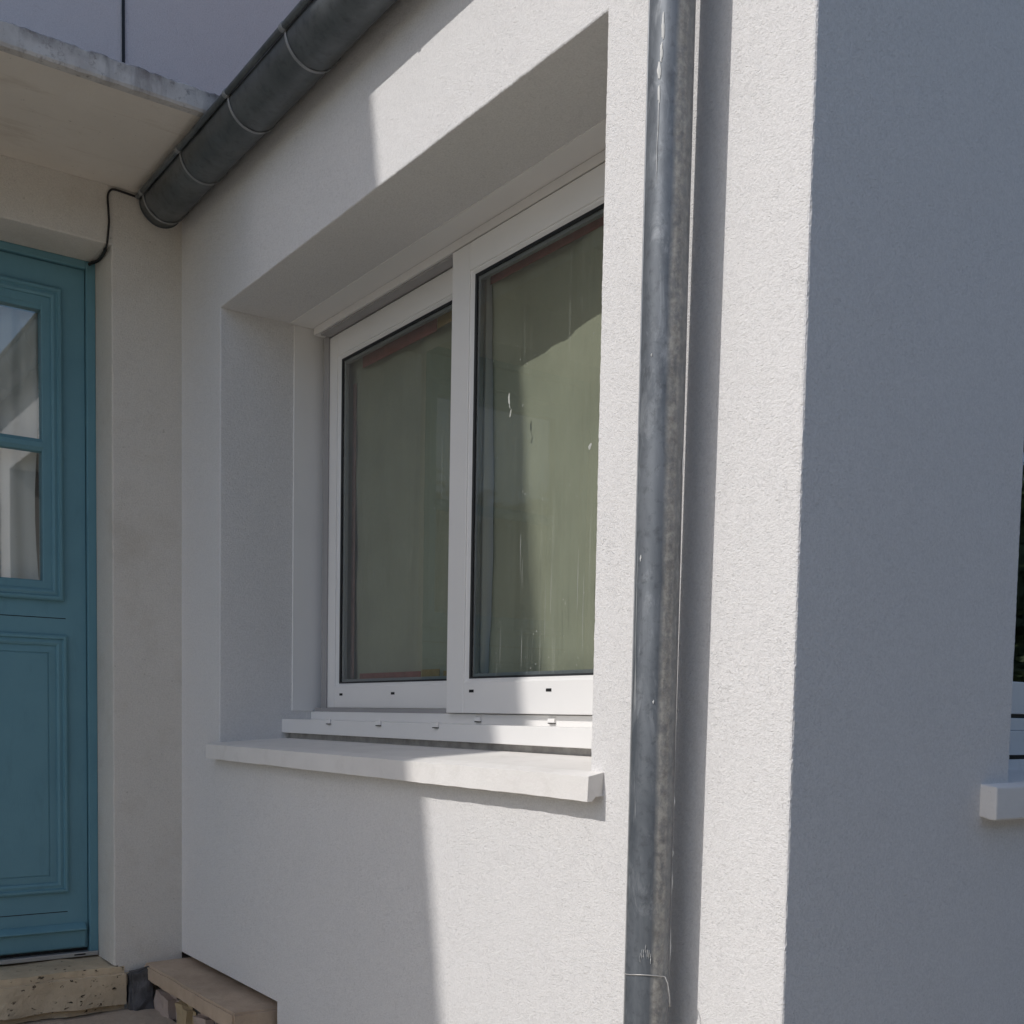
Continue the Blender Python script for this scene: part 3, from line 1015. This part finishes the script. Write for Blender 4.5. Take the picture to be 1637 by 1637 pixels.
# dark hall behind the glass
hl = MB()
hl.face([(-0.4, LV + 1.6, 0.7), (1.6, LV + 1.6, 0.7), (1.6, LV + 1.6, 3.2), (-0.4, LV + 1.6, 3.2)])
for x in (-0.4, 1.6):
    hl.face([(x, LV + 0.10, 0.7), (x, LV + 1.6, 0.7), (x, LV + 1.6, 3.2), (x, LV + 0.10, 3.2)])
for z in (0.7, 3.2):
    hl.face([(-0.4, LV + 0.10, z), (1.6, LV + 0.10, z), (1.6, LV + 1.6, z), (-0.4, LV + 1.6, z)])
framed(hl, -0.4, 1.6, 0.7, 3.2, DL + 0.02, DR - 0.02, 0.76, LZ - 0.02, lambda a, b: (a, LV + 0.10, b))
hl.build("hall_lining", simple("dim_hall_lining", (0.30, 0.28, 0.25), 0.9, 0.2), house)

# white curtain hanging behind the door glass
ct = MB()
prev = None
n = 260
for i in range(n + 1):
    t = i / n
    cur = []
    for j in range(13):
        z = 1.90 + (2.86 - 1.90) * j / 12
        s = j / 12
        edge = GU1 + 0.006 - 0.016 * math.sin(max(0.0, 1 - s * 1.6) * 3.0)
        u = GU0 - 0.02 + (edge - GU0 + 0.02) * t
        d = 0.010 * math.sin(u * 92 + 0.6 * math.sin(z * 3)) + 0.006 * math.sin(u * 37 + z * 1.2)
        cur.append(ct.bm.verts.new((u, LV + 0.062 + d, z)))
    if prev:
        for j in range(12):
            ct.bm.faces.new((prev[j], cur[j], cur[j + 1], prev[j + 1]))
    prev = cur
curtain = ct.build("door_curtain", M["curtain"], None, smooth=True)
curtain["label"] = "white pleated net curtain hanging inside the glazed blue door"
curtain["category"] = "curtain"

# ------------------------------------------------------------------ doorstep, lower steps, coping and rubble plinth
def rough_block(name, mat, x0, x1, y0, y1, z0, z1, seed, amp=0.006, cell=0.03, rnd=0.012, parent=None):
    s = MB()
    s.box(x0, x1, y0, y1, z0, z1)
    cuts = max(1, int(max(x1 - x0, y1 - y0) / cell))
    bmesh.ops.bevel(s.bm, geom=list(s.bm.edges), offset=rnd, segments=2, affect='EDGES')
    for axis in range(3):
        lo, hi = (x0, y0, z0)[axis], (x1, y1, z1)[axis]
        k = int((hi - lo) / cell)
        for i in range(1, k):
            co = [0, 0, 0]
            no = [0, 0, 0]
            co[axis] = lo + (hi - lo) * i / k
            no[axis] = 1
            bmesh.ops.bisect_plane(s.bm, geom=list(s.bm.verts) + list(s.bm.edges) + list(s.bm.faces), plane_co=co, plane_no=no)
    for v in s.bm.verts:
        p = v.co
        d = Vector((noise.noise(p * 9 + Vector((seed, 0, 0))), noise.noise(p * 9 + Vector((0, seed, 7))), noise.noise(p * 9 + Vector((3, 0, seed)))))
        d += 0.5 * Vector((noise.noise(p * 28 + Vector((seed, 0, 0))), noise.noise(p * 28 + Vector((0, seed, 7))), noise.noise(p * 28 + Vector((3, 0, seed)))))
        v.co = p + d * amp
    return s.build(name, mat, parent, smooth=False, weld=False)


ds = rough_block("doorstep", M["limestone"], -0.35, 1.085, 3.552, 3.86, 0.602, 0.741, 4.0, 0.006, 0.022, 0.022)
ds["label"] = "pitted yellow limestone doorstep under the blue door"
ds["category"] = "doorstep"
s2 = rough_block("stone_step", M["step"], -0.35, 1.160, 3.22, 3.60, 0.43, 0.597, 9.0, 0.006, 0.03)
s2["label"] = "pinkish worn stone step just below the limestone doorstep"
s2["category"] = "step"
base = empty("stair_base", (0.4, 3.3, 0), "rubble stair base carrying the steps below the blue door", "stair base")
rough_block("masonry", M["mortar"], -0.34, 1.14, 3.30, 3.85, 0.0, 0.425, 14.0, 0.008, 0.06, parent=base)
mp = rough_block("mortar_patch", M["mortar"], 1.066, 1.150, 3.535, 3.578, 0.585, 0.730, 17.0, 0.013, 0.010, 0.008)
mp["label"] = "dark grey mortar filling between the limestone doorstep and the coping stone"
mp["category"] = "mortar"

cpg = rough_block("coping_stone", M["coping"], 1.126, UA + 0.085, 2.838, 3.574, 0.690, 0.742, 21.0, 0.0035, 0.022, 0.006)
cpg["label"] = "brown coping slab along the foot of the annex wall beside the doorstep"
cpg["category"] = "coping stone"
rub = empty("rubble_plinth", (1.2, 3.2, 0), "low wall of ochre and pink rubble stones under the brown coping slab", "stone wall")
core = MB()
core.box(1.172, UA + 0.085, 2.862, 3.572, 0.0, 0.684)
core.build("mortar_core", M["mortar"], rub)
random.seed(11)
z = 0.682
while z > 0.02:
    h = random.uniform(0.10, 0.15)
    v = 3.565
    while v > 2.86:
        wdt = random.uniform(0.13, 0.26)
        v1 = max(2.852, v - wdt)
        if v - v1 > 0.03:
            rough_block("stone", random.choice((M["rubble_a"], M["rubble_b"], M["rubble_a"])), 1.138 + random.uniform(0, 0.015), 1.19, v1 + 0.008, v - 0.006, max(0.004, z - h + 0.01), z, random.uniform(0, 50), 0.012, 0.025, 0.022, rub)
        v = v1
    z -= h

# ------------------------------------------------------------------ gutter
gu = empty("gutter", (1.175, 2.3, 3.1), "dark zinc half round gutter with bracket straps along the eaves of the annex", "gutter")
GC, GZc, GR = 1.1765, 3.102, 0.0655
GY0, GY1 = VC - 0.04, 3.553


def half_round(mb, r, y0, y1, a0=180.0, a1=360.0, t=0.0016, seg=28, wob=0.0):
    ys = [y0 + (y1 - y0) * i / 40 for i in range(41)] if wob else [y0, y1]
    rows = []
    for y in ys:
        rw = []
        for rr in (r, r - t):
            for k in range(seg + 1):
                a = R(a0 + (a1 - a0) * k / seg)
                w_ = wob * noise.noise(Vector((y * 3, k * 0.2, rr)))
                rw.append(mb.bm.verts.new((GC + (rr + w_) * math.cos(a), y, GZc + (rr + w_) * math.sin(a))))
        rows.append(rw)
    m = seg + 1
    for p, q in zip(rows, rows[1:]):
        for k in range(seg):
            mb.bm.faces.new((p[k], p[k + 1], q[k + 1], q[k]))
            mb.bm.faces.new((p[m + k], q[m + k], q[m + k + 1], p[m + k + 1]))
        for k in (0, seg):
            mb.bm.faces.new((p[k], q[k], q[m + k], p[m + k]))
    for rw in (rows[0], rows[-1]):
        for k in range(seg):
            mb.bm.faces.new((rw[k], rw[k + 1], rw[m + k + 1], rw[m + k]))


g = MB()
half_round(g, GR, GY0, GY1, wob=0.0016)
g.build("trough", M["gutter"], gu, smooth=True, weld=False)
g = MB()
g.tube([(GC - GR - 0.0065, GY0 + (GY1 - GY0) * i / 20, GZc + 0.005) for i in range(21)], 0.0080, 14)
g.build("front_bead", M["gutter"], gu, smooth=True)
g = MB()
ring_ = [(GC + (GR + 0.002) * math.cos(R(180 + 180 * k / 24)), GZc + (GR + 0.002) * math.sin(R(180 + 180 * k / 24))) for k in range(25)]
g.prism(ring_, 1, GY1 + 0.0005, GY1 + 0.004)
g.build("end_cap", M["gutter"], gu)
straps = [3.512, 3.19, 2.835, 2.490, 2.145, 1.80, 1.455, 1.11]
proto = None
for y in straps:
    if proto is None:
        g = MB()
        half_round(g, GR + 0.0032, y - 0.0045, y + 0.0045, t=0.0028)
        g.tube([(GC - GR - 0.0065, y - 0.008, GZc + 0.005), (GC - GR - 0.0065, y + 0.008, GZc + 0.005)], 0.0097, 14)
        proto = g.build("bracket", M["gutter_strap"], gu, weld=False, bevel=0.001)
        h = MB()
        h.box(GC + GR - 0.008, GC + GR + 0.0045, y - 0.011, y + 0.032, GZc - 0.022, GZc - 0.008)
        hook = h.build("bracket_hook", M["gutter"], proto, bevel=0.003)
    else:
        c_ = copy_to(proto, (0, y - straps[0], 0), gu)
        hk = hook.copy()
        COL.objects.link(hk)
        hk.parent = c_

# ------------------------------------------------------------------ downpipe
dp = empty("downpipe", (1.18, 1.28, 0), "blue grey patinated zinc downpipe standing off the sunlit annex wall", "downpipe")
PR = 0.0337


def pipe_c(z):
    gp = 0.0655 + 0.0068 * (z - 1.1)
    return UA - gp, 1.3530 - 1.0825 * gp + 0.0


path = []
for i in range(61):
    z = 0.10 + (2.86 - 0.10) * i / 60
    u, v = pipe_c(z)
    path.append((u, v, z))
u0, v0, _ = path[-1]
for i in range(1, 9):
    t = i / 8
    path.append((u0 + (GC - u0) * (3 * t * t - 2 * t ** 3), v0, 2.86 + 0.175 * t))
p = MB()
p.tube(path, [PR + 0.0004 * noise.noise(Vector((0, 0, q[2] * 4))) for q in path], 48)
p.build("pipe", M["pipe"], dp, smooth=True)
p = MB()
sa = R(148)
p.tube([(q[0] + PR * 1.01 * math.cos(sa), q[1] + PR * 1.01 * math.sin(sa), q[2]) for q in path[:61]], 0.0016, 8)
p.build("seam", M["gutter_strap"], dp, smooth=True)
for zc, hh in ((1.148, 0.0), ):
    pass
# splashes of render dried on the pipe: thin irregular crusts
def splash(zc, ang, hz, wa, seed):
    s = MB()
    n = 26
    u, v = pipe_c(zc)
    ringv = []
    for k in range(n):
        a = 2 * math.pi * k / n
        rr = 0.75 + 0.45 * noise.noise(Vector((math.cos(a) * 1.6, math.sin(a) * 1.6, seed)))
        aa = R(ang) + wa * rr * math.cos(a)
        zz = zc + hz * rr * math.sin(a)
        uu, vv = pipe_c(zz)
        ringv.append(s.bm.verts.new((uu + (PR + 0.0006) * math.cos(aa), vv + (PR + 0.0006) * math.sin(aa), zz)))
    cvt = s.bm.verts.new((u + (PR + 0.0022) * math.cos(R(ang)), v + (PR + 0.0022) * math.sin(R(ang)), zc))
    for k in range(n):
        s.bm.faces.new((ringv[k], ringv[(k + 1) % n], cvt))
    return s.build("render_splash", M["splash"], dp, smooth=True, weld=False)


for i, (zc, ang, hz, wa) in enumerate(((1.93, 300, 0.020, 0.10), (1.425, 309, 0.012, 0.07), (1.345, 311, 0.010, 0.06), (1.30, 310, 0.028, 0.05), (1.20, 311, 0.03, 0.04),
                                       (2.545, 205, 0.020, 0.10), (2.51, 202, 0.016, 0.09), (2.485, 198, 0.016, 0.12), (2.455, 199, 0.02, 0.07), (2.42, 199, 0.03, 0.03), (2.37, 198, 0.05, 0.025),
                                       (1.79, 178, 0.006, 0.05), (2.085, 197, 0.003, 0.05), (1.575, 225, 0.004, 0.05))):
    splash(zc, ang, hz, wa, i * 3.7)
for i in range(7):   # scratches like a scribble
    splash(1.197 - 0.004 * abs(i - 3) + 0.003 * (i % 2), 208 + i * 4.5, 0.010, 0.018, 60 + i)

# thin wire tied round the pipe
zw = 1.157
u, v = pipe_c(zw)
pts = [(u + (PR + 0.0012) * math.cos(R(a)), v + (PR + 0.0012) * math.sin(R(a)), zw + 0.003 * math.sin(R(a * 2))) for a in range(10, 300, 8)]
pts = pts[:-3] + [(u + 0.0035, v - 0.0365, zw - 0.001), (u + 0.005, v - 0.041, zw - 0.010), (u + 0.006, v - 0.0445, zw - 0.028), (u + 0.006, v - 0.046, zw - 0.046)]
w = MB()
w.tube(pts, 0.0009, 6)
wo = w.build("wire", M["wire"], None, smooth=True)
wo["label"] = "thin pale wire tied once round the lower end of the downpipe"
wo["category"] = "wire"

# ------------------------------------------------------------------ black cable by the door
cps = [(1.150, 3.5705, 3.108), (1.1253, 3.5715, 3.1120), (1.072, 3.5720, 3.1165), (1.040, 3.5725, 3.118), (1.0275, 3.5725, 3.110), (1.0215, 3.573, 3.092), (1.0235, 3.5735, 3.050), (1.0250, 3.5735, 3.02), (1.0222, 3.5735, 2.985), (1.0200, 3.5735, 2.962), (1.0205, 3.585, 2.950), (1.0265, 3.640, 2.946), (1.028, 3.70, 2.946), (1.020, 3.735, 2.947), (1.012, 3.748, 2.944)]


def smooth_path(ps, k=6):
    out = []
    P = [Vector(p) for p in ps]
    for i in range(len(P) - 1):
        p0, p1, p2, p3 = P[max(i - 1, 0)], P[i], P[i + 1], P[min(i + 2, len(P) - 1)]
        for j in range(k):
            t = j / k
            out.append(0.5 * ((2 * p1) + (p2 - p0) * t + (2 * p0 - 5 * p1 + 4 * p2 - p3) * t * t + (3 * p1 - p0 - 3 * p2 + p3) * t ** 3))
    out.append(P[-1])
    return out


cb = MB()
sp_ = smooth_path(cps)
cb.tube(sp_, [0.0032 if i < len(sp_) * 0.72 else 0.0050 + 0.0016 * noise.noise(Vector((i * 0.8, 0, 0))) for i in range(len(sp_))], 10)
co = cb.build("cable", M["cable"], None, smooth=True)
co["label"] = "black cable running from under the gutter end down to the door frame corner"
co["category"] = "cable"

# ------------------------------------------------------------------ hedge behind the viewer, unseen except mirrored in the panes, extended to block low sky
random.seed(5)
hd = MB()
for i in range(15000):
    t = random.random()
    cx, cy = -9.0 + 27.0 * t, -5.6 + 0.5 * math.sin(t * 11)
    top = 4.3 + 0.5 * math.sin(t * 17) + 0.35 * math.sin(t * 41)
    zz = random.random() ** 0.85 * top
    x = cx
    y = cy + random.gauss(0, 0.30)
    s = random.uniform(0.10, 0.20)
    q = Matrix.Rotation(random.uniform(0, 6.28), 3, 'Z') @ Matrix.Rotation(random.uniform(-1.2, 1.2), 3, 'X')
    hd.face([Vector((x, y, zz)) + q @ Vector(v) for v in ((-s, 0, 0), (0, -s * 0.5, 0), (s, 0, 0), (0, s * 0.5, 0))])
for k in range(54):
    x0 = -9.0 + 0.5 * k
    t = k / 54
    cy = -5.6 + 0.5 * math.sin(t * 11)
    top = 4.0 + 0.5 * math.sin(t * 17) + 0.35 * math.sin(t * 41)
    hd.face([(x0, cy, 0), (x0 + 0.52, cy, 0), (x0 + 0.52, cy, top), (x0, cy, top)])  # solid core panel, added to keep low sky light off the side wall
ho = hd.build("sky_blocking_hedge", M["leaf"], None, weld=False)
ho["kind"] = "stuff"
